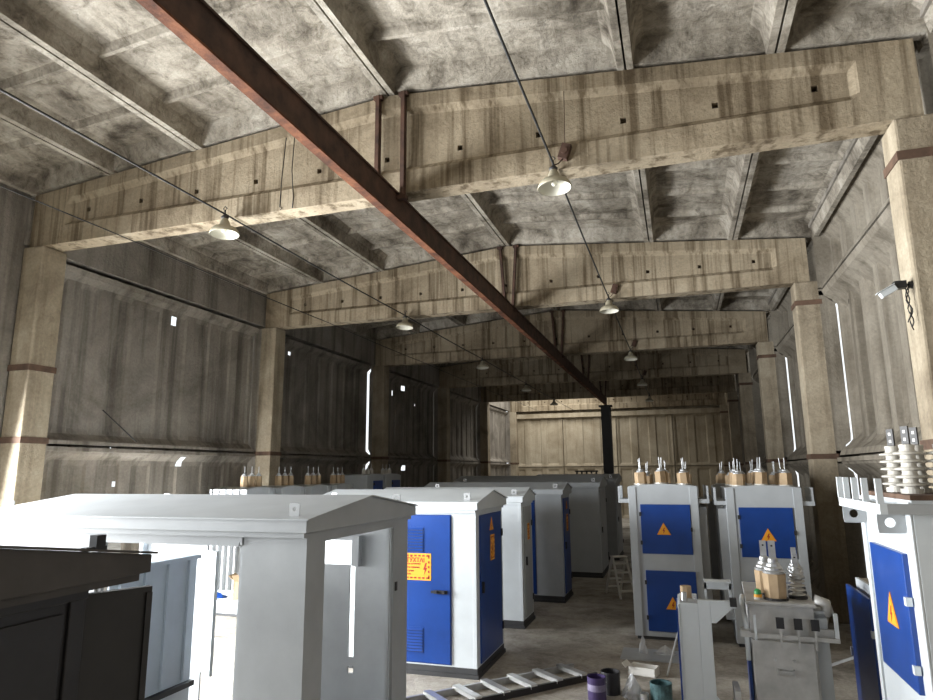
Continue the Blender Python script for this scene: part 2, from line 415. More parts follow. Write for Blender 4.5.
# ------------------------------------------------------------------ rusty girder on hanger straps
g = thing('steel_girder', 'long rusty steel girder running down the hall under the beams', 'girder', (-3.125, -4.9, 5.58))
GX = -3.125
def GP(y): return (0, y+4.9, 0)
L0, L1 = 0, 36.2
m = MB(); zb = 5.62-5.6
m.box(-.05, .055, L0, L1, 0, .022, 0); m.box(-.05, .035, L0, L1, .022, .328, 1); m.box(-.05, .055, L0, L1, .328, .35, 1)  # web and top flange get a darker rust for the shade on them
m.build('rolled_section', [M['rust'], M['rustd']], g)
for k, y in enumerate(BEAM_Y[:5]):
    for dx in (-.25, .1):
        m = MB(); yy = y+4.9
        zt_ = zt(GX+dx)-5.58
        tilt = 0 if k == 0 else (.10 if dx < 0 else -.10)
        m.bar((dx, yy+.005, zt_), (dx+tilt, yy+.005, .27), .085, .05)
        m.box(dx+tilt-.06, dx+tilt+.06, yy-.06, yy+.03, .25, .30)
        m.box(dx-.06, dx+.06, yy-.03, yy+.03, zt_-.05, zt_)
        m.build('hanger_strap', M['rustd'], g)

# ------------------------------------------------------------------ pendant lamps on two catenary cables
def cable(name, pts, r, label):
    m = MB(); m.tube(pts, r, 6); return tag(m.build(name, M['wire'], smooth=True), label, 'cable')
def sag(x, y0, y1, z, amt):
    P = []
    n = 8
    for i in range(n+1):
        t = i/n; P.append((x, y0+(y1-y0)*t, z-amt*4*t*(1-t)))
    return P
LAMPX = (-1.13, -5.52)
for x, lab in zip(LAMPX, ('black cable along the right-hand lamps beneath the beams', 'black cable along the left-hand lamps beneath the beams')):
    pts = []
    ys = [-4.9]+[y-.12 for y in BEAM_Y[:5]]+[36.8]
    for a, b in zip(ys[:-1], ys[1:]):
        pts += sag(x, a, b, 5.93, .02)[:-1]
    pts.append((x, 36.8, 5.93))
    cable('lamp_cable', pts, .012, lab)
def make_lamp():
    t = thing('pendant_lamp', '', 'lamp')
    m = MB(); m.lathe([(.185, 0), (.192, .012), (.178, .05), (.15, .085), (.085, .115), (.072, .125), (.066, .17), (.05, .20), (.04, .225)], 28, mi=0, caps=False)
    m.build('lamp_shade', M['enamel'], t, smooth=True)
    m = MB(); m.lathe([(.181, .002), (.165, .035), (.12, .07), (.05, .095), (.002, .098)], 28, caps=False)
    m.lathe([(.02, .095), (.035, .07), (.035, .05), (.02, .035), (.004, .03)], 14)
    m.build('reflector', M['lampin'], t, smooth=True)
    m = MB(); m.lathe([(.045, .222), (.05, .25), (.03, .27), (.012, .285), (.012, .35)], 12); m.tube([(0, 0, .34), (.03, 0, .37), (0, 0, .40), (-.03, 0, .37), (0, 0, .34)], .007, 6)
    m.build('hanger', M['dark'], t, smooth=True)
    return t
lamp0 = make_lamp()
first = True
pos_words = {-1.13: 'right-hand', -5.52: 'left-hand'}
for k, y in enumerate(BEAM_Y[:5]):
    for x in LAMPX:
        o = lamp0 if first else copy_tree(lamp0); first = False
        o.location = (x, y-.12, 5.66-.012); o.rotation_euler = (.10, .06 if x > -2 else -.05, k)
        o.rotation_euler = (random.uniform(-.08, .02), random.uniform(-.06, .06), 0)
        tag(o, f'bell-shaped enamel lamp on the {pos_words[x]} cable beside the {words[k]} roof beam from the camera', 'lamp', 'pendant lamps under the roof beams')
# junction boxes on the beams beside the right-hand lamps
for k, y in enumerate(BEAM_Y[:4]):
    m = MB(); m.T = Matrix.Translation((-1.02, y+.03, 6.13)) @ Matrix.Rotation(.35, 4, 'Y')
    m.box(-.055, .055, -.07, .02, -.09, .09); m.lathe([(.04, -.085), (.04, -.07)], 12, axis='y')
    m.T = Matrix.Identity(4); m.tube([(-1.04, y-.01, 6.05), (-1.09, y-.06, 5.97), (-1.13, y-.12, 5.93)], .008, 6)
    m.tube([(-1.02, y+.02, 6.2), (-1.01, y+.05, zt(-1)-.02)], .005, 5)
    tag(m.build('junction_box', M['rustd'], bevel=.008), f'small dark junction box on the {words[k]} roof beam above a lamp', 'junction box', 'junction boxes on the beams')
cable('hanging_wire', [(-4.62, 6.937, 6.98), (-4.64, 6.937, 6.5), (-4.6, 6.937, 6.1), (-4.61, 6.937, 5.96)], .006, 'thin wire hanging down the first beam, next to the rusty girder')
cable('hanging_wire', [(-4.75, 6.937, 6.98), (-4.79, 6.937, 6.4), (-4.80, 6.937, 6.0), (-4.76, 6.937, 5.98), (-4.79, 6.937, 5.96)], .006, 'looped thin wire hanging on the first beam left of another')
pts = []
for a, b in zip(ys[:-1], ys[1:]): pts += sag(-7.45, a, b, 5.93, .015)[:-1]
cable('bare_cable', pts+[(-7.45, 36.8, 5.93)], .008, 'thin black cable without lamps, running above the left-hand wall side')
cable('stay_wire', [(-9.2, 8.55, 3.62), (-9.22, 9.35, 3.12)], .01, 'short slanting pale wire low on the left wall')
# CCTV camera on the first right column
t = thing('security_camera', 'small white security camera on the inner side of the first right column', 'camera', (2.22, 7.0, 4.27))
m = MB(); m.lathe([(.04, -.002), (.04, .03)], 12, axis='x'); m.T = Matrix.Scale(-1, 4, (1, 0, 0)); m.lathe([(.035, 0), (.035, .03)], 12, axis='x'); m.T = Matrix.Identity(4)
m.tube([(-.02, 0, 0), (-.09, -.02, .0)], .012, 6); m.box(-.16, -.06, -.06, .02, -.035, .035)
m.build('bracket', M['black'], t)
m = MB(); m.T = Matrix.Translation((-.2, -.05, -.05)) @ Matrix.Rotation(-.5, 4, 'Y'); m.box(-.1, .05, -.035, .035, -.03, .03); m.box(-.12, .055, -.042, .042, .03, .037)
m.build('housing', M['white'], t, bevel=.006)
m = MB()
for i in range(3):
    P = []
    for j in range(12):
        P.append((-.06-.02*math.sin(j*.9+i*2), -.04-.03*math.cos(j*.7+i), -.04-.037*j*(1-.1*i)))
    m.tube(P, .006, 5)
m.build('wiring', M['wire'], t, smooth=True)

# ------------------------------------------------------------------ signs
BOLT = [(.04, .5), (-.24, -.06), (-.03, -.06), (-.14, -.5), (.24, .10), (.03, .10), (.2, .5)]
def face_T(x, y, z, face):
    """local frame of a sign: x right, y away from the viewer, z up; face = side it looks to"""
    rz = {'-y': 0, '+x': PI/2, '-x': -PI/2}[face]
    return Matrix.Translation((x, y, z)) @ Matrix.Rotation(rz, 4, 'Z')
def triangle_sign(parent, x, y, z, face, s=.22):
    m = MB(); m.T = face_T(x, y, z, face)
    h = s*.866
    def tri(k): return [(-s/2*k, -h/3*k), (s/2*k, -h/3*k), (0, h*2/3*k)]
    m.prism(tri(1), -.004, 0, 'y', 0); m.prism(tri(.80), -.006, -.003, 'y', 1)
    m.prism([(a*s*.42, b*s*.44+.0) for a, b in BOLT], -.008, -.005, 'y', 2)
    o = m.build('warning_triangle', [M['orange'], M['yellow'], M['red']], parent); o['label'] = 'yellow triangle sign with a red lightning bolt'
    return o
def poster_sign(parent, x, y, z, face, w_, h_, text=True):
    m = MB(); m.T = face_T(x, y, z, face)
    m.box(-w_/2, w_/2, -.003, 0, -h_/2, h_/2, 0)
    t = h_*.06; e = h_*.06
    X0, X1, Z0, Z1 = -w_/2+e, w_/2-e, -h_/2+e, h_/2-e
    def dash(a, b, c, d): m.box(a, b, -.005, -.002, c, d, 1)
    n = 7 if w_ > h_ else 4
    for zz in (Z0, Z1-t):
        st = (X1-X0)/n
        for i in range(n): dash(X0+st*i+(.2*st if 0 < i else 0), X0+st*(i+1)-(.2*st if i < n-1 else 0), zz, zz+t)
    n = 5; st = (Z1-Z0)/n
    for xx in (X0, X1-t):
        for i in range(n): dash(xx, xx+t, Z0+st*i+(.25*st if 0 < i else 0), Z0+st*(i+1)-(.25*st if i < n-1 else 0))
    bx, bs = (w_/2-h_*.24, h_*.46) if text else (0, h_*.5)
    m.prism([(bx+a*bs*.8, -h_*.08+b*bs) for a, b in BOLT], -.005, -.002, 'y', 1)
    o = m.build('warning_sign', [M['yellow'], M['red']], parent); o['label'] = 'yellow rectangular warning sign with a dashed red border'
    if text:
        rows = [('ТЎХТА!', .175, .245), ('Юқори кучланиш', .068, .11), ('Электр қурилма', .068, -.02), ('Ҳаёт учун', .072, -.15), ('хавфли', .072, -.27)]
        for tx, size, zz in rows:
            c = bpy.data.curves.new('lettering', 'FONT'); c.body = tx; c.size = size*h_*1.25; c.align_x = 'RIGHT' if size > .1 else 'LEFT'; c.extrude = .0005; c.offset = .0022 if size > .1 else .0012
            c.materials.append(M['red'])
            tmp = bpy.data.objects.new('lettering', c); COL.objects.link(tmp); bpy.context.view_layer.update()
            me = bpy.data.meshes.new_from_object(tmp.evaluated_get(bpy.context.evaluated_depsgraph_get())); bpy.data.objects.remove(tmp)
            lo = bpy.data.objects.new('lettering', me); COL.objects.link(lo); lo.parent = o
            lx = w_/2-h_*.26 if size > .1 else -w_/2+h_*.15
            lo.matrix_local = m.T @ Matrix.Translation((lx, -.0045, zz*h_-size*h_*.4)) @ Matrix.Rotation(PI/2, 4, 'X')
    return o

# ------------------------------------------------------------------ substation kiosks
def kiosk_roof(t, W, D, H, mat, rise=.14, lugs=True):
    m = MB(); o = .10; e = .05
    m.prism([(-o, H-.09), (D+o, H-.09), (D+o, H), (D/2, H+rise), (-o, H)], -W/2-e, W/2+e, 'x')
    r = m.build('roof', mat, t, bevel=.004)
    m = MB(); k = .012
    m.prism([(-o-.02, H+.0), (D/2, H+rise), (D+o+.02, H+.0), (D+o+.02, H+k), (D/2, H+rise+k), (-o-.02, H+k)], -W/2-e-.02, W/2+e+.02, 'x')
    m.box(-W/2-.01, W/2+.01, -o+.035, D+o-.035, H-.13, H-.09)
    m.build('roof_sheet', mat, r)
    if lugs:
        for x in (-W/2+.28, W/2-.12):
            for y in (.0, D-.02):
                m = MB(); m.T = Matrix.Translation((x, y, H+.035))
                m.box(-.06, .06, -.05, .04, -.03, -.018); 
                # plate with an eye
                n = 12; R = .017; V = []
                for q in (-.004, .004):
                    V += [(R*math.cos(2*PI*i/n), q, .045+R*math.sin(2*PI*i/n)) for i in range(n)]
                    V += [(max(-.045, min(.045, .07*math.cos(2*PI*i/n))), q, .045+max(-.06, min(.045, .07*math.sin(2*PI*i/n)))) for i in range(n)]
                F = []
                for i in range(n):
                    j = (i+1) % n
                    F += [(i, j, n+j, n+i), (2*n+i, 3*n+i, 3*n+j, 2*n+j), (n+i, n+j, 3*n+j, 3*n+i), (i, 2*n+i, 2*n+j, j)]
                m.add(V, F); m.build('lifting_lug', M['greyd'], t)  # mid grey puts the shade on the lug plates into their colour
    return r
def plinth(t, W, D):
    m = MB(); m.box(-W/2-.02, W/2+.02, -.02, D+.02, 0, .05); m.box(-W/2, W/2, 0, D, .05, .12); m.build('plinth', M['plinth'], t)
def louvre(parent, x, y, z, w_, h_, n=8):
    m = MB(); m.box(x-w_/2-.012, x+w_/2+.012, y-.004, y, z-h_/2-.012, z+h_/2+.012)
    for i in range(n):
        zz = z-h_/2+h_*(i+.5)/n
        m.prism([(y-.004, zz+h_/n*.38), (y-.02, zz-h_/n*.25), (y-.004, zz-h_/n*.3)], x-w_/2, x+w_/2, 'x')
        m.box(x-w_/2, x+w_/2, y-.0055, y-.003, zz-h_/n*.5, zz-h_/n*.3, 1)
    o = m.build('louvre', [M['blue'], M['dark']], parent, fix=True); return o
def door_front(t, x0, x1, z0, z1, y=0, mat='blue'):
    m = MB(); m.box(x0, x1, y-.022, y+.01, z0, z1); m.box(x0-.012, x1+.012, y-.004, y+.012, z0-.012, z1+.012)
    return m.build('door', M[mat], t, bevel=.004)
def handle_front(d, x, y, z, s=1):
    m = MB(); m.box(x-.09, x+.09, y-.02, y, z-.022, z+.022); m.box(x-.12, x-.04, y-.05, y-.02, z-.012, z+.018); m.lathe([(.02, y-.055), (.02, y)], 10, (x+.05, 0, z), 'y')
    return m.build('handle', M['black'], d)
def end_door(t, W, y0, y1, z0, z1, mat='blue'):
    x = W/2
    m = MB(); m.box(x-.01, x+.02, y0, y1, z0, z1); d = m.build('door', M[mat], t, bevel=.004)
    for z in (z0+.25, z1-.3): m = MB(); m.box(x+.005, x+.04, y1-.02, y1+.02, z-.05, z+.05); m.build('hinge', M['black'], d)
    m = MB(); m.box(x+.02, x+.05, y0+.05, y0+.08, (z0+z1)/2-.07, (z0+z1)/2+.07); m.build('handle', M['black'], d)
    return d
def closed_kiosk(name, label, xr, yf, W, D, H, mat, front=None, end=True, rise=.14, endmat='blue'):
    t = thing(name, label, 'kiosk', (xr-W/2, yf, 0), 0, 'steel substation kiosks in a row')
    plinth(t, W, D)
    m = MB(); m.box(-W/2, W/2, 0, D, .12, H-.09)
    for x in (-W/2, W/2-.05):                              # corner seams
        m.box(x, x+.05, -.006, 0, .12, H-.13)
    m.build('body', mat, t, bevel=.006)
    kiosk_roof(t, W, D, H, mat, rise)
    if front: 
        d = door_front(t, front[0]-(xr-W/2), front[1]-(xr-W/2), .15, H-.17)
    else: d = None
    e = end_door(t, W, .13, D-.13, .15, H-.17, endmat) if end else None
    return t, d, e
# the blue-doored kiosk with the yellow sign
XK, YK = -2.57, 8.34
t, d, e = closed_kiosk('substation_kiosk', 'white steel kiosk with blue doors and a yellow warning sign on its front', XK, YK, 2.36, 1.31, 2.15, M['white'], (-4.15, -2.92))
cx = XK-1.18
louvre(d, -3.535-cx, -.022, 1.67, .47, .31); louvre(d, -3.535-cx, -.022, .42, .47, .29)
handle_front(d, -3.05-cx, -.022, 1.02)
poster_sign(d, -3.405-cx, -.023, 1.325, '-y', .44, .34)
triangle_sign(e, 1.18+.021, .66, 1.81, '+x', .20)
poster_sign(e, 1.18+.021, .70, 1.52, '+x', .21, .34, False)
# the three kiosks behind it
t, d, e = closed_kiosk('substation_kiosk', 'pale narrow-ended kiosk standing directly behind the blue-doored kiosk with the yellow sign', -2.61, 11.09, 2.62, .80, 2.12, M['white'], (-4.4, -3.1), endmat='greyd')
poster_sign(e, 1.31+.021, .42, 1.52, '+x', .16, .28, False)
t, d, e = closed_kiosk('substation_kiosk', 'grey kiosk third behind the yellow sign, with a blue door beside its pale corner panel', -2.32, 13.4, 2.95, .95, 2.17, M['grey'], (-4.6, -2.88))
poster_sign(e, 1.475+.021, .5, 1.5, '+x', .2, .34, False); triangle_sign(e, 1.475+.021, .48, 1.83, '+x', .18)
t, d, e = closed_kiosk('substation_kiosk', 'large plain grey kiosk farthest back in the row, with a blank front panel', -1.95, 16.65, 3.75, 1.5, 2.25, M['grey'], None, True, .17, 'greyd')
# dark kiosks deep in the hall
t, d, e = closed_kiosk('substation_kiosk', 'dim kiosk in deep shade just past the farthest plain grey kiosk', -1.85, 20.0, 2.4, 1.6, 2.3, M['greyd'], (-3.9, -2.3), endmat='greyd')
t = thing('equipment_crate', 'dark low equipment box seen above the farthest grey kiosk roof, before the end wall', 'equipment', (-3.75, 27.5, 0))
m = MB(); m.box(-.5, .5, 0, .8, 0, 2.25); m.box(-.56, .56, -.05, .85, 2.25, 2.32); m.build('body', M['dark'], t)
m = MB(); [m.box(-.4+.2*i, -.34+.2*i, .3, .4, 2.32, 2.55) for i in range(5)]; m.box(-.45, .5, .3, .4, 2.5, 2.56); m.build('terminal_rail', M['dark'], t)

# the open grey kiosk
W, D, H = 3.34, 1.93, 2.2
XG, YG = -2.71, 4.47
t = thing('open_kiosk', 'unfinished light grey kiosk with open front and end, nearest pitched roof in full light', 'kiosk', (XG-W/2, YG, 0), 0, 'steel substation kiosks in a row')
GXo = XG-W/2
plinth(t, W, D)
kiosk_roof(t, W, D, H, M['primer'])
gx = lambda x: x-GXo
gy = lambda y: y-YG
m = MB(); T = .025
m.box(-W/2, gx(-4.72), 0, T, .12, 2.02); m.box(gx(-3.28), W/2, 0, T, .12, 2.02); m.box(-W/2, W/2, 0, T, 2.02, H-.1)
m.box(gx(-4.72), gx(-4.68), T, .06, .12, 2.02); m.box(gx(-3.32), gx(-3.28), T, .06, .12, 2.02); m.box(gx(-4.68), gx(-3.32), .001, .06, 1.99, 2.02)
m.box(W/2-.04, W/2, -.006, 0, .12, H-.13)
m.box(gx(-3.30), gx(-3.28), -.012, .0, 2.0, 2.06)
m.build('front_panel', M['primer'], t)
m = MB()
m.box(W/2-T, W/2, T, gy(4.74), .12, H-.12); m.box(W/2-T, W/2, gy(6.05), D, .12, H-.12); m.box(W/2-T, W/2, gy(4.74), gy(6.05), 2.02, H-.12); m.box(W/2-T, W/2, gy(4.74), gy(6.05), .12, .30)
m.box(W/2-.06, W/2-.03, gy(4.74), gy(4.77), .3, 2.02); m.box(W/2-.06, W/2-.03, gy(6.02), gy(6.05), .3, 2.02)
m.build('end_panel', M['primer'], t)
m = MB(); m.box(-W/2, -W/2+.05, D-.09, D-T, .12, H-.12); m.build('corner_post', M['primer'], t)
m = MB()                                              # back: two leaves with a slot, open bay on the left
m.box(-W/2, gx(-5.15), D-T, D, .12, H-.1)
m.box(gx(-4.91), gx(-3.66), D-T, D, 1.95, H-.1)
m.box(gx(-4.2), gx(-3.35), D-T, D, .12, 1.60); m.box(gx(-3.66), gx(-3.26), D-T, D, 1.85, H-.1); m.box(gx(-4.2), gx(-3.66), D-T, D, 1.60, 1.95)
m.box(gx(-3.285), W/2-T, D-T, D, .12, 1.60); m.box(gx(-3.26), W/2-T, D-T, D, 1.60, H-.1)
m.box(gx(-3.35), gx(-3.285), D-T, D, .12, .55); m.box(gx(-3.35), gx(-3.285), D-T, D, .62, .70)
m.box(gx(-3.30), gx(-3.22), D-.09, D-T, 1.60, 1.90)
m.build('back_panel', M['greyd'], t)
m = MB(); m.prism([(gx(-5.15), gy(6.38)), (gx(-4.92), gy(6.24)), (gx(-4.90), gy(6.27)), (gx(-5.05), gy(6.39))], .42, 1.70, 'z'); m.build('lit_back_post', M['white'], t)  # white paint and slanted face make this post look lit
px = gx(-5.0)
m = MB(); m.box(px-.02, px, gy(4.9), gy(6.04), .45, 1.68)
for k in range(4):
    y = gy(5.0)+k*.3; m.box(px-.0, px+.03, y, y+.02, .48, 1.66)
m.box(px-.03, px+.05, gy(4.9), gy(6.04), 1.66, 1.70)
pt = m.build('partition', M['bluegrey'], t)
m = MB(); m.box(px-.03, px+.06, gy(4.9), gy(6.04), .40, .45); m.build('bottom_rail', M['dark'], pt)
m = MB(); m.box(px-.02, px+.0, gy(4.9), gy(6.04), .15, .40); m.build('lower_panel', M['white'], pt)
m = MB(); m.box(px-.02, gx(-4.91), gy(4.5), gy(6.2), .12, .15); m.build('tray', M['primer'], t)
m = MB(); m.box(W/2, W/2+.012, gy(6.09), gy(6.13), 1.42, 1.5); m.build('latch', M['dark'], t)

# the black kiosk in the near left corner
W, D, H = 3.1, 1.60, 2.13
XB, YB = -2.76, 1.22
t = thing('black_kiosk', 'black-painted kiosk cropped at the near corner, beside the open grey kiosk', 'kiosk', (XB-W/2, YB, 0), 0, 'steel substation kiosks in a row')
plinth(t, W, D)
BX, BD = W/2-.13, D-.14
m = MB(); m.box(-W/2, BX, 0, BD, .12, H-.09); m.box(BX, BX+.02, .0, .09, .12, H-.13); m.box(BX, BX+.02, BD-.09, BD, .12, H-.13)
m.box(BX, BX+.03, 0, BD, H-.19, H-.12)
m.build('body', M['black'], t, bevel=.006)
kiosk_roof(t, W, D, H, M['darkbrown'], .13, False)
m = MB(); m.box(W/2-.28, W/2-.23, D+.0, D+.06, H+.03, H+.10); m.box(W/2-.28, W/2-.24, D-.05, D+.08, H+.02, H+.04); m.build('lifting_lug', M['black'], t)
m = MB(); m.box(BX, BX+.015, .1, BD-.12, .2, H-.24); d = m.build('door', M['black'], t, bevel=.004)
m = MB(); m.box(BX+.015, BX+.04, .15, .98, H-.34, H-.27); m.build('door_rail', M['darkbrown'], d)
m = MB(); m.lathe([(.02, BX+.01), (.02, BX+.05)], 10, (0, .90, 1.55), 'x'); m.box(BX+.03, BX+.05, .88, .92, 1.45, 1.56); m.build('handle', M['dark'], d)
m = MB(); m.T = Matrix.Translation((BX-.06, BD+.02, 0)) @ Matrix.Rotation(math.radians(66), 4, 'Z'); m.box(0, .36, -.015, .015, .2, H-.21); m.box(.0, .36, -.022, .022, H-.21, H-.18); m.box(.33, .36, -.03, .015, .2, H-.21)
m.build('open_door', M['black'], t)

# ------------------------------------------------------------------ transformer cabinets
def bushing(t, x, y, z, h=.26, r=.095, rod=.20, lean=0.0, card='card', ang=.3):
    m = MB(); m.T = Matrix.Translation((x, y, z))
    m.lathe([(r*1.05, 0), (r*1.05, .02)], 14)
    b = m.build('bushing', M['porc'], t)
    m = MB(); m.T = Matrix.Translation((x, y, z)) @ Matrix.Rotation(lean, 4, 'Y')
    m.lathe([(r, .015), (r*.96, .015+h), (r*.7, .015+h)], 6, start=ang); m.build('cardboard_wrap', M[card], b)
    m = MB(); m.T = Matrix.Translation((x, y, z+h+.01)) @ Matrix.Rotation(lean, 4, 'Y')
    m.lathe([(r*.72, 0), (r*.75, .02), (r*.5, .035), (r*.5, .05), (r*.3, .06), (r*.085, .062), (r*.085, .062+rod)], 12); m.build('terminal_rod', M['steel'], b)
    return b
def arc_top(w_, z, rise, n=8):
    return [(w_/2-w_*i/n, z+rise*(1-(2*i/n-1)**2)) for i in range(n+1)]
def transformer(label, loc, rz, w_, d_, H, mat, doors=(), bush=(), rails=True, fins=6, group='tall transformer cabinets', tri=.21, railz=.2, out=.165, fin_sides=(-1, 1)):
    t = thing('transformer_cabinet', label, 'transformer', loc, rz, group)
    m = MB(); m.box(-w_/2+.03, w_/2-.03, .03, d_-.03, 0, .06); m.build('plinth', M['plinth'], t)
    m = MB(); m.prism([(-w_/2, .05), (w_/2, .05)]+arc_top(w_, H, .035), 0, d_, 'y')
    for s in (-1, 1):
        x = s*(w_/2-.06); m.box(x-.06, x+.06, -.014, 0, .05, H-.01)
    m.build('body', mat, t, bevel=.005)
    for (x0, x1, z0, z1, tx, tz) in doors:
        mm = MB(); mm.box(x0, x1, -.026, .005, z0, z1); d = mm.build('door', M['blue'], t, bevel=.005)
        for z in (z0+(z1-z0)*.22, z0+(z1-z0)*.8): mm = MB(); mm.box(x0-.02, x0+.012, -.04, -.014, z-.03, z+.03); mm.build('hinge', M['dark'], d)
        mm = MB(); mm.box(x1-.012, x1+.015, -.04, -.014, (z0+z1)/2-.03, (z0+z1)/2+.03); mm.build('latch', M['dark'], d)
        if tri: triangle_sign(d, tx, -.027, tz, '-y', tri)
    if rails:
        for s in (-1, 1):
            m = MB(); a, b = s*w_/2, s*(w_/2+out); z = H-railz
            m.box(min(a, b), max(a, b), .02, d_-.02, z-.06, z); 
            for k in range(fins):
                y = .06+(d_-.14)*k/(fins-1); m.box(b-.03 if s > 0 else b, b if s > 0 else b+.03, y, y+.035, z, z+.2)
            m.build('side_rail', mat, t)
            if s not in fin_sides: continue
            m = MB()
            for k in range(5):
                y = .12+(d_-.24)*k/4
                m.box(min(a, a+s*out*.7), max(a, a+s*out*.7), y-.012, y+.012, .35, H-railz-.12)
            m.build('cooling_fin', M['greyd'], t)
    for b in bush: bushing(t, *b)
    return t
def six(dx, z, h=.17, yy=(.14, .34)):
    out = []
    for y in yy:
        for x in (-.34, 0, .33): out.append((x+dx+random.uniform(-.02, .02), y+random.uniform(-.02, .02), z+.035*(1-(x/.52)**2), h+random.uniform(-.02, .02), .095, .17, random.uniform(-.08, .08), 'card', random.uniform(0, 1)))
    return out
YA = 10.95
transformer('grey transformer cabinet with two blue triangle-marked doors, nearer the stepladder', (-.29, YA, 0), 0, 1.05, .62, 2.30, M['grey'],
            [(-.35, .40, 1.27, 2.02, -.01, 1.62), (-.32, .42, .13, 1.02, .06, .52)], six(0, 2.30), fin_sides=(1,))
transformer('grey transformer cabinet between the column and its twin, rising behind the small bare tank', (1.16, YA-.1, 0), 0, 1.05, .62, 2.28, M['grey'],
            [(-.36, .38, 1.27, 1.99, .02, 1.57), (-.33, .40, .13, .93, .05, .5)], six(0, 2.28), fin_sides=(-1,))
for k, (x, y, lab) in enumerate(((-.24, 12.3, 'cabinet with wrapped bushings hidden behind the cabinet nearer the stepladder'), (1.2, 12.2, 'cabinet right behind the twin next to the column, only bushings showing'), (1.1, 13.5, 'cabinet farthest back in the right-hand rank, only bushing tips showing'))):
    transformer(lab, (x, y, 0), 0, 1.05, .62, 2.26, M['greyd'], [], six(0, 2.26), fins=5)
# the rank along the left wall
order = ['first', 'second', 'third', 'fourth']
for k in range(4):
    bl = [(-.22+.22*q, .20, 2.28, .20, .075, .13, 0, 'card', .4) for q in range(3)]
    transformer(f'grey cabinet with three wrapped bushings by the left wall, {order[k]} from its near end', (-7.72, 10.95+1.13*k, 0), PI/2, .82, .75, 2.26, M['grey'], [], bl, fins=5, group='cabinets along the left wall', out=.14)
for k in range(2):
    bl = [(-.22+.22*q, .22, 2.5, .1, .06, .1, 0, 'porc', .4) for q in range(3)]
    transformer(f'taller grey cabinet by the left wall with a small blue door, {("nearer" if k == 0 else "farther")} of two', (-7.6, 15.75+1.15*k, 0), PI/2, .98, .75, 2.48, M['grey'], [(-.1, .42, 1.9, 2.34, .16, 2.1)], bl, rails=False, group='cabinets along the left wall', tri=0)

# large cabinet with ribbed insulators, near right edge
t = thing('transformer_cabinet', 'large transformer cabinet with stacked white ribbed insulators and a left-facing blue door', 'transformer', (1.30, 5.18, 0), -PI/2)
w_, d_, H = 1.14, .8, 2.38
m = MB(); m.box(-w_/2, w_/2, 0, d_, .05, H-.02)
for s in (-1, 1):
    x = s*(w_/2-.035); m.box(x-.035, x+.035, -.016, 0, .05, H-.03)
m.build('body', M['white'], t, bevel=.005)
m = MB(); m.box(-w_/2-.0, w_/2, .0, d_+.1, H-.02, H+.01); m.build('top_plate', M['band'], t)
m = MB(); m.box(-.36, .38, -.03, .005, 1.22, 2.03); d = m.build('door', M['blue'], t, bevel=.005)
for z in (1.36, 1.75): m = MB(); m.box(.36, .40, -.045, -.01, z-.025, z+.025); m.build('hinge', M['white'], d)
triangle_sign(d, .02, -.031, 1.61, '-y', .24)
zr = H-.04
m = MB(); m.box(-.44, w_/2+.06, -.18, -.14, zr-.06, zr); m.box(-.40, -.36, -.15, 0, zr-.05, zr-.01); m.box(w_/2-.06, w_/2-.02, -.15, 0, zr-.05, zr-.01)
for x in (-.42, -.22, .02, .28, .60): m.box(x-.012, x+.012, -.185, -.15, zr, zr+.15)
m.build('side_rail', M['white'], t)
m = MB(); m.box(w_/2+.02, w_/2+.06, -.14, d_+.2, zr-.06, zr); m.build('front_rail', M['greyd'], t)
for x0 in (w_/2-.14, -w_/2+.10):                        # pierced lifting plates
    m = MB(); n = 16; V = []
    for q in (x0-.006, x0+.006):
        V += [(q, -.085+.03*math.cos(2*PI*i/n), H-.16+.03*math.sin(2*PI*i/n)) for i in range(n)]
        V += [(q, -.08+max(-.075, min(.08, .10*math.cos(2*PI*i/n))), H-.16+max(-.065, min(.065, .09*math.sin(2*PI*i/n)))) for i in range(n)]
    F = []
    for i in range(n):
        j = (i+1) % n; F += [(i, j, n+j, n+i), (2*n+i, 3*n+i, 3*n+j, 2*n+j), (n+i, n+j, 3*n+j, 3*n+i), (i, 2*n+i, 2*n+j, j)]
    m.add(V, F); m.build('lifting_plate', M['greyd'], t)  # grey on the white cabinet stands for the plates' shaded side
def ribbed(t, x, y, z, n=5, r=.084, plate=True):
    m = MB(); m.T = Matrix.Translation((x, y, z)); P = [(r*.75, 0), (r*.75, .03)]
    h = .03
    for k in range(n):
        P += [(r*.50, h), (r*.52, h+.012), (r*.97, h+.019), (r, h+.024), (r*.96, h+.030), (r*.56, h+.038), (r*.50, h+.049)]; h += .05
    P += [(r*.5, h), (r*.55, h+.03), (r*.3, h+.035)]
    m.lathe(P, 20); b = m.build('ribbed_insulator', M['porc'], t, smooth=False)
    if plate:
        m = MB(); m.T = Matrix.Translation((x, y, z+h+.03)) @ Matrix.Rotation(.5, 4, 'Z'); m.box(-.028, .028, -.006, .006, 0, .12, 0); m.box(-.009, .009, -.0075, .0075, .025, .045, 1); m.box(-.009, .009, -.0075, .0075, .075, .095, 1)
        m.build('terminal_plate', [M['dark'], M['paper']], b)
    return b
for (x, y) in ((.24, .11), (.07, .21), (.24, .30), (.07, .41), (-.11, .12)): ribbed(t, x, y, H+.01)

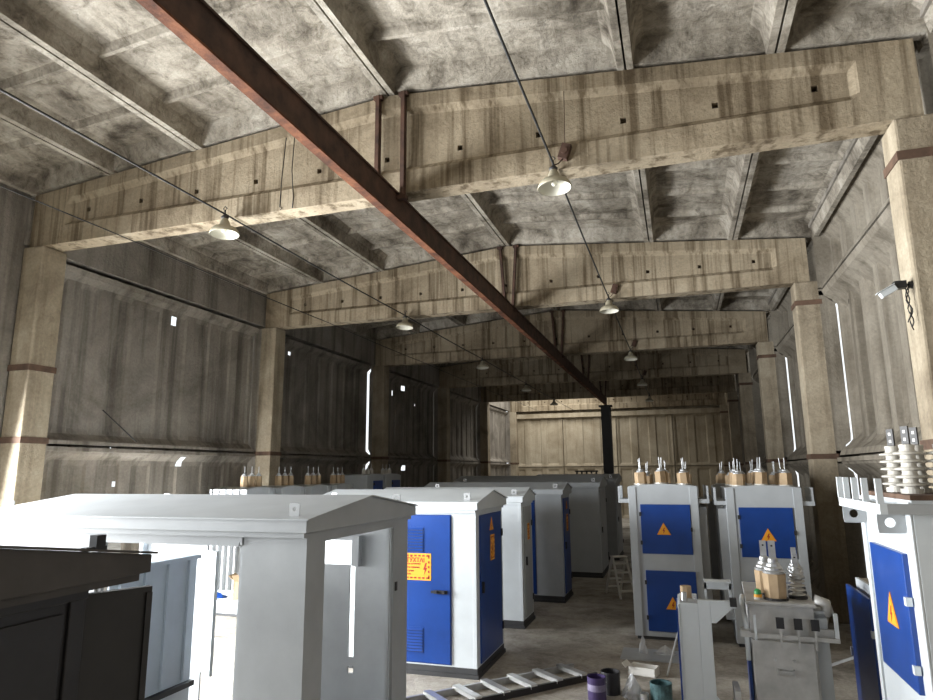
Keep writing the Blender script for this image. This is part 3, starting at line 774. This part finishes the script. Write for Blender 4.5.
# low cabinet with a swung blue door
t = thing('low_cabinet', 'low beige cabinet with a dark blue door, behind the cabinet with ribbed insulators', 'cabinet', (1.62, 7.33, 0), -PI/2)
m = MB(); m.box(-.43, .43, .03, .55, 0, 1.465); m.build('body', paint('beige_panel', (.42, .37, .30), .6), t)
m = MB(); m.box(-.44, .44, .0, .03, .05, 1.47); m.build('door_frame', M['white'], t)
m = MB(); m.box(-.46, .40, -.09, -.06, .06, 1.40); d = m.build('door', M['blue'], t, bevel=.004)
for z in (.5, 1.1): m = MB(); m.box(.38, .42, -.1, 0, z-.03, z+.03); m.build('hinge', M['white'], d)
m = MB(); m.box(-.47, -.43, -.11, -.06, .72, .80); m.build('latch', M['steel'], d)

# small bare tank transformer
t = thing('small_transformer', 'small bare-metal transformer tank with one tall cardboard-wrapped bushing in front', 'transformer', (.76, 6.55, 0), math.radians(-3))
w_, d_, H = .52, 1.1, 1.40
m = MB(); m.box(-w_/2, w_/2, .03, d_, .08, H-.03); m.box(-w_/2-.02, w_/2+.02, .0, d_+.02, H-.03, H); m.box(-w_/2+.01, w_/2-.02, .0, .03, .1, H-.32)
m.build('tank', M['tank'], t, bevel=.006)
m = MB(); m.box(-.28, .28, .05, 1.05, 0, .08); m.build('skid', M['dark'], t)
m = MB(); m.box(w_/2-.0, w_/2+.10, .06, .12, .0, H-.08); m.box(w_/2, w_/2+.10, .06, .5, H-.12, H-.06); m.build('corner_post', M['grey'], t)
m = MB(); m.tube([(w_/2+.02, .1, H+.02), (w_/2+.1, .1, H+.0), (w_/2+.12, .1, H-.1)], .05, 10); m.build('end_collar', M['tank'], t, smooth=True)
m = MB(); m.box(-w_/2-.08, w_/2+.17, -.055, -.04, H-.29, H-.255); m.box(-w_/2-.08, -w_/2+.0, -.06, .1, H-.29, H-.24); m.box(w_/2, w_/2+.17, .0, .05, H-.26, H-.2)
for x in (-.02, .12, .25): m.box(x-.008, x+.008, -.068, -.052, H-.36, H-.12)
m.build('front_rail', M['tank'], t)
for x in (-.02, .12, .25):
    m = MB(); m.box(x-.032, x+.032, -.075, -.062, H-.20, H-.11); m.build('rubber_pad', M['black'], t)
m = MB(); m.box(w_/2+.14, w_/2+.17, -.04, .0, H-.26, H-.06); m.build('upright', M['white'], t)
m = MB(); m.box(-w_/2+.03, -w_/2+.05, -.07, -.055, H-.31, H-.1); m.build('upright', M['white'], t)
m = MB(); m.box(-.06, .06, -.03, -.01, .82, .85); m.box(-.07, -.055, -.03, 0, .81, .86); m.box(.05, .065, -.03, 0, .81, .86); m.build('handle', M['steel'], t)
m = MB(); [m.lathe([(.012, -.02), (.012, .0)], 8, (x, 0, .93), 'y') for x in (-.08, .07)]; m.build('bolt', M['steel'], t)
m = MB(); m.tube([(-w_/2-.04, .3, H-.01), (-w_/2-.05, .15, H-.03), (-w_/2-.03, .05, H-.2), (-w_/2-.03, .03, H-.5)], .022, 8); m.build('side_pipe', M['white'], t, smooth=True)
m = MB(); m.box(-w_/2-.035, -w_/2-.01, .1, .7, .1, H-.42); m.build('side_door', M['blue'], t)
m = MB(); m.lathe([(.035, 0), (.035, .02)], 12, (-.17, .12, H)); m.build('valve_cap', M['porc'], t)
m = MB(); m.lathe([(.034, .02), (.034, .045)], 12, (-.17, .12, H)); m.build('valve_cap', M['yellow'], t)
m = MB(); m.lathe([(.03, .045), (.03, .07), (.015, .09)], 12, (-.17, .12, H)); m.build('valve_cap', M['green'], t)
def tall_bushing(t, x, y, z, s=1.0, wrap=True):
    b0 = MB(); b0.T = Matrix.Translation((x, y, z)); b0.lathe([(.10*s, 0), (.10*s, .02)], 16); b = b0.build('bushing', M['dark'], t)
    if wrap:
        m = MB(); m.T = Matrix.Translation((x, y, z)); m.lathe([(.088*s, .02), (.096*s, .215*s)], 8, start=.2); m.build('cardboard_wrap', M['card'], b)
        h = .215*s
    else:
        m = MB(); m.T = Matrix.Translation((x, y, z)); P = []; h = .02
        for k in range(4): P += [(.05*s, h), (.085*s, h+.015*s), (.085*s, h+.025*s), (.05*s, h+.04*s)]; h += .048*s
        m.lathe(P, 16); m.build('ribbed_body', M['porc'], b)
    m = MB(); m.T = Matrix.Translation((x, y, z+h))
    m.lathe([(.085*s, 0), (.09*s, .02*s), (.075*s, .03*s), (.075*s, .045*s), (.06*s, .06*s), (.055*s, .08*s), (.04*s, .09*s), (.04*s, .12*s), (.03*s, .13*s)], 16)
    m.build('metal_cap', M['steel'], b)
    m = MB(); m.T = Matrix.Translation((x, y, z+h+.12*s)); m.box(-.028*s, .028*s, -.005, .005, 0, .15*s, 0); m.box(-.008, .008, -.0065, .0065, .1*s, .115*s, 1)
    m.build('terminal_plate', [M['steel'], M['dark']], b)
tall_bushing(t, -.02, .16, H, 1.05)
tall_bushing(t, -.08, .42, H, 1.0)
for q in range(3): tall_bushing(t, .17+.02*q, .28+.26*q, H, .8, False)

# grey steel stand with corner gussets
t = thing('steel_stand', 'light grey welded steel stand with gusset corners, left of the small bare tank', 'stand', (0, 6.5, 0))
m = MB(); m.box(-.085, .075, 0, .5, 0, 1.37); m.box(-.10, -.085, -.01, .5, 0, 1.36); m.build('leg', M['white'], t, bevel=.004)
m = MB(); m.box(-.115, -.10, -.012, .5, .0, 1.32); m.build('blue_panel', M['blue'], t)
m = MB(); m.box(.075, .18, 0, .05, 0, 1.40); m.build('leg', M['white'], t, bevel=.004)
m = MB(); m.prism([(.18, 1.40), (.18, 1.21), (.22, 1.21), (.36, 1.34), (.39, 1.34), (.39, 1.40)], 0, .05, 'y'); m.build('gusset', M['white'], t)
m = MB(); m.prism([(.18, .52), (.18, .60), (.37, .36), (.37, .28)], 0, .05, 'y'); m.build('brace', M['white'], t)
m = MB(); m.box(.33, .38, .0, .3, 0, .66); m.build('leg', M['tank'], t, bevel=.004)
m = MB(); m.box(.15, .39, .42, .47, 1.43, 1.50); m.box(.15, .17, .42, .47, 1.2, 1.5); m.box(.37, .39, .42, .47, 1.2, 1.5); m.box(.15, .39, .36, .5, 1.495, 1.51); m.build('top_rail', M['white'], t)
m = MB(); m.box(.345, .40, -.03, .03, 1.36, 1.43); m.build('end_cap', M['black'], t)
m = MB(); m.box(-.08, .07, .02, .12, 1.37, 1.385); m.build('top_plate', M['steel'], t)
m = MB(); m.lathe([(.05, 0), (.05, .11), (.02, .11)], 8, (-.02, .14, 1.385), start=.2); m.T = Matrix.Identity(4)
o = m.build('cardboard_sleeve', M['card']); tag(o, 'short cardboard sleeve standing on top of the grey steel stand', 'cardboard')
t = thing('clamp_fitting', 'small metal clamp lying on top of the grey steel stand', 'fitting', (0, 6.53, 1.385))
o.location = (0.0, 6.5, 0)
m = MB(); m.lathe([(.025, 0), (.025, .07), (.012, .075)], 12, (-.04, 0, 0)); m.build('barrel', M['steel'], t)
m = MB(); m.box(-.01, .065, -.02, .02, 0, .02); m.lathe([(.012, 0), (.012, .035)], 8, (.045, 0, 0)); m.build('clamp_arm', M['steel'], t)
m = MB(); m.tube([(-.32, 9.15, .0), (-.02, 7.05, 1.30)], .012, 6)
tag(m.build('metal_rod', M['steel']), 'thin metal rod leaning against the back of the grey steel stand', 'rod')

# ------------------------------------------------------------------ things on the floor
t = thing('metal_ladder', 'aluminium ladder lying on the floor before the blue-doored kiosk', 'ladder', (-1.40, 8.85, 0), math.atan2(1.2, 1.04)-PI/2)
# local y runs along the ladder, pointing away from the far end
for s in (-1, 1):
    m = MB(); m.box(s*.225-.018, s*.225+.018, -2.5, .12, .0, .075); m.build('rail', M['dark'] if s > 0 else M['steel'], t)
for k in range(7):
    m = MB(); y = -.10-.385*k; m.box(-.25, .25, y-.045, y+.045, .075, .10); m.box(-.25, .25, y-.045, y-.04, .05, .1); m.build('rung', M['alu'], t)
def can(x, y, r, h, mat, label, name='paint_can', open_=True, tilt=0):
    t = thing(name, label, 'can', (x, y, 0), 0, 'paint cans on the floor')
    m = MB(); m.lathe([(r, 0), (r, h), (r*.93, h), (r*.93, .02)], 24); m.lathe([(r*1.02, h-.015), (r*1.02, h+.002), (r*.94, h+.002)], 24, caps=False); m.build('can_body', M[mat], t, smooth=False)
    m = MB(); m.tube([(-r, 0, h*.8)]+[(-r*math.cos(a), r*.35+r*.9*math.sin(a), h*(.8-.35*math.sin(a))) for a in [PI*i/8 for i in range(1, 8)]]+[(r, 0, h*.8)], .004, 5)
    m.build('wire_handle', M['steel'], t)
    return t
t = can(-1.06, 8.05, .105, .24, 'purple', 'purple printed paint can on the floor, in front of a dark can')
m = MB(); m.lathe([(.1055, .10), (.1055, .17)], 24, caps=False); m.build('label_band', paint('lavender_label', (.24, .21, .32), .5, 0, .25, 12), t)
can(-.93, 8.30, .11, .24, 'black', 'black open paint can behind the purple paint can')
t = can(-.36, 8.17, .12, .20, 'teal', 'paint-smeared teal open can on the floor near the grey stand')
can(-.54, 8.10, .05, .09, 'alu', 'small silver tin touching the paint-smeared teal can', 'small_tin')
def crumple(name, loc, sx, sy, h, mat, label, cat, seed):
    r = random.Random(seed); m = MB(); n, k = 12, 5; V = []
    for j in range(k):
        t_ = j/(k-1); rr = (1-t_**1.5)*.92+.08
        for i in range(n):
            a = 2*PI*i/n; q = rr*r.uniform(.7, 1.15); V.append((sx*q*math.cos(a), sy*q*math.sin(a), h*t_*r.uniform(.75, 1.0)))
    F = [(j*n+i, j*n+(i+1) % n, (j+1)*n+(i+1) % n, (j+1)*n+i) for j in range(k-1) for i in range(n)]+[tuple(range((k-1)*n, k*n)), tuple(range(n-1, -1, -1))]
    m.add(V, F); o = m.build(name, M[mat]); o.location = loc; return tag(o, label, cat)
crumple('plastic_bag', (-.68, 8.25, 0), .12, .12, .27, 'film', 'crumpled clear plastic bag on the floor beside the black paint can', 'bag', 3)
t = thing('small_carton', 'small open white carton on the floor before the steel plate', 'box', (-.60, 9.15, 0), -.25)
m = MB(); a, b, h, q = .17, .10, .10, .008
m.box(-a, a, -b, b, 0, q); m.box(-a, a, -b, -b+q, 0, h); m.box(-a, a, b-q, b, 0, h); m.box(-a, -a+q, -b, b, 0, h); m.box(a-q, a, -b, b, 0, h); m.build('carton_body', M['paper'], t)
m = MB(); m.bar((-a, -b, h), (-a-.05, -b-.0, h+.05), .2, .004); m.build('flap', M['paper'], t)
m = MB(); m.box(-.95, .25, 9.75, 10.35, 0, .012); tag(m.build('steel_plate', M['grey']), 'flat grey plate on the floor at the foot of a transformer cabinet', 'plate')
crumple('plastic_wrap', (-.66, 10.12, .012), .07, .06, .24, 'film', 'upright scrap of clear plastic on the flat floor plate', 'plastic', 5)
crumple('plastic_wrap', (-.36, 10.15, .012), .16, .07, .12, 'film', 'flat scrap of clear plastic lying on the floor plate', 'plastic', 6)
def stepladder():
    t = thing('stepladder', 'white stepladder folded open on the dark floor beside the tall cabinets', 'ladder', (-1.33, 14.4, 0), -1.05)
    for s, nm in ((-1, 'front_frame'), (1, 'rear_frame')):
        m = MB()
        for q in (-.14, .14):
            m.bar((s*.36+q*.35, q, .0), (s*.02+q*.1, q, .78), .035, .04)
        for k in range(4):
            z = .15+.17*k; f = z/.78; x = s*(.36+(.02-.36)*f)
            m.box(x-.06, x+.06, -.14, .14, z-.012, z+.012)
        m.build(nm, M['paper'], t)
    m = MB(); m.box(-.09, .09, -.16, .16, .78, .80); m.build('top_tread', M['paper'], t)
stepladder()
# behind the open kiosk: workbench with a carton
t = thing('work_table', 'low white table seen through the open front of the grey kiosk', 'table', (-6.55, 8.95, 0), .1)
m = MB(); m.box(-.8, .8, -.4, .4, .66, .70); m.build('tabletop', M['white'], t)
for x in (-.74, .74):
    for y in (-.34, .34):
        m = MB(); m.box(x-.03, x+.03, y-.03, y+.03, 0, .66); m.build('leg', M['white'], t)
t = thing('cardboard_box', 'open brown cardboard box standing on the low white table', 'box', (-6.35, 8.85, .70), .3)
m = MB(); a, h, q = .17, .26, .008
m.box(-a, a, -a, a, 0, q); m.box(-a, a, -a, -a+q, 0, h); m.box(-a, a, a-q, a, 0, h); m.box(-a, -a+q, -a, a, 0, h); m.box(a-q, a, -a, a, 0, h); m.build('carton_body', M['card'], t)
m = MB(); m.bar((0, -a, h), (0, -a-.1, h+.10), .34, .006); m.bar((-a, 0, h), (-a-.1, 0, h+.08), .3, .006); m.build('flap', M['card'], t)
crumple('cloth_bundle', (-6.85, 8.75, .70), .22, .12, .08, 'blue', 'crumpled blue cloth lying on the low white table', 'cloth', 9)
# scrap by the right wall
for k, (a, b, lab) in enumerate((((1.85, 11.3, .03), (2.1, 12.0, .5), 'grey steel bar leaning on the right wall base in the shade'), ((1.7, 10.1, .03), (2.15, 9.9, .28), 'short steel scrap bar by the foot of the second right column'))):
    m = MB(); m.bar(a, b, .05, .03); tag(m.build('scrap_bar', M['steel']), lab, 'bar', None)
print('objects', len(bpy.data.objects))
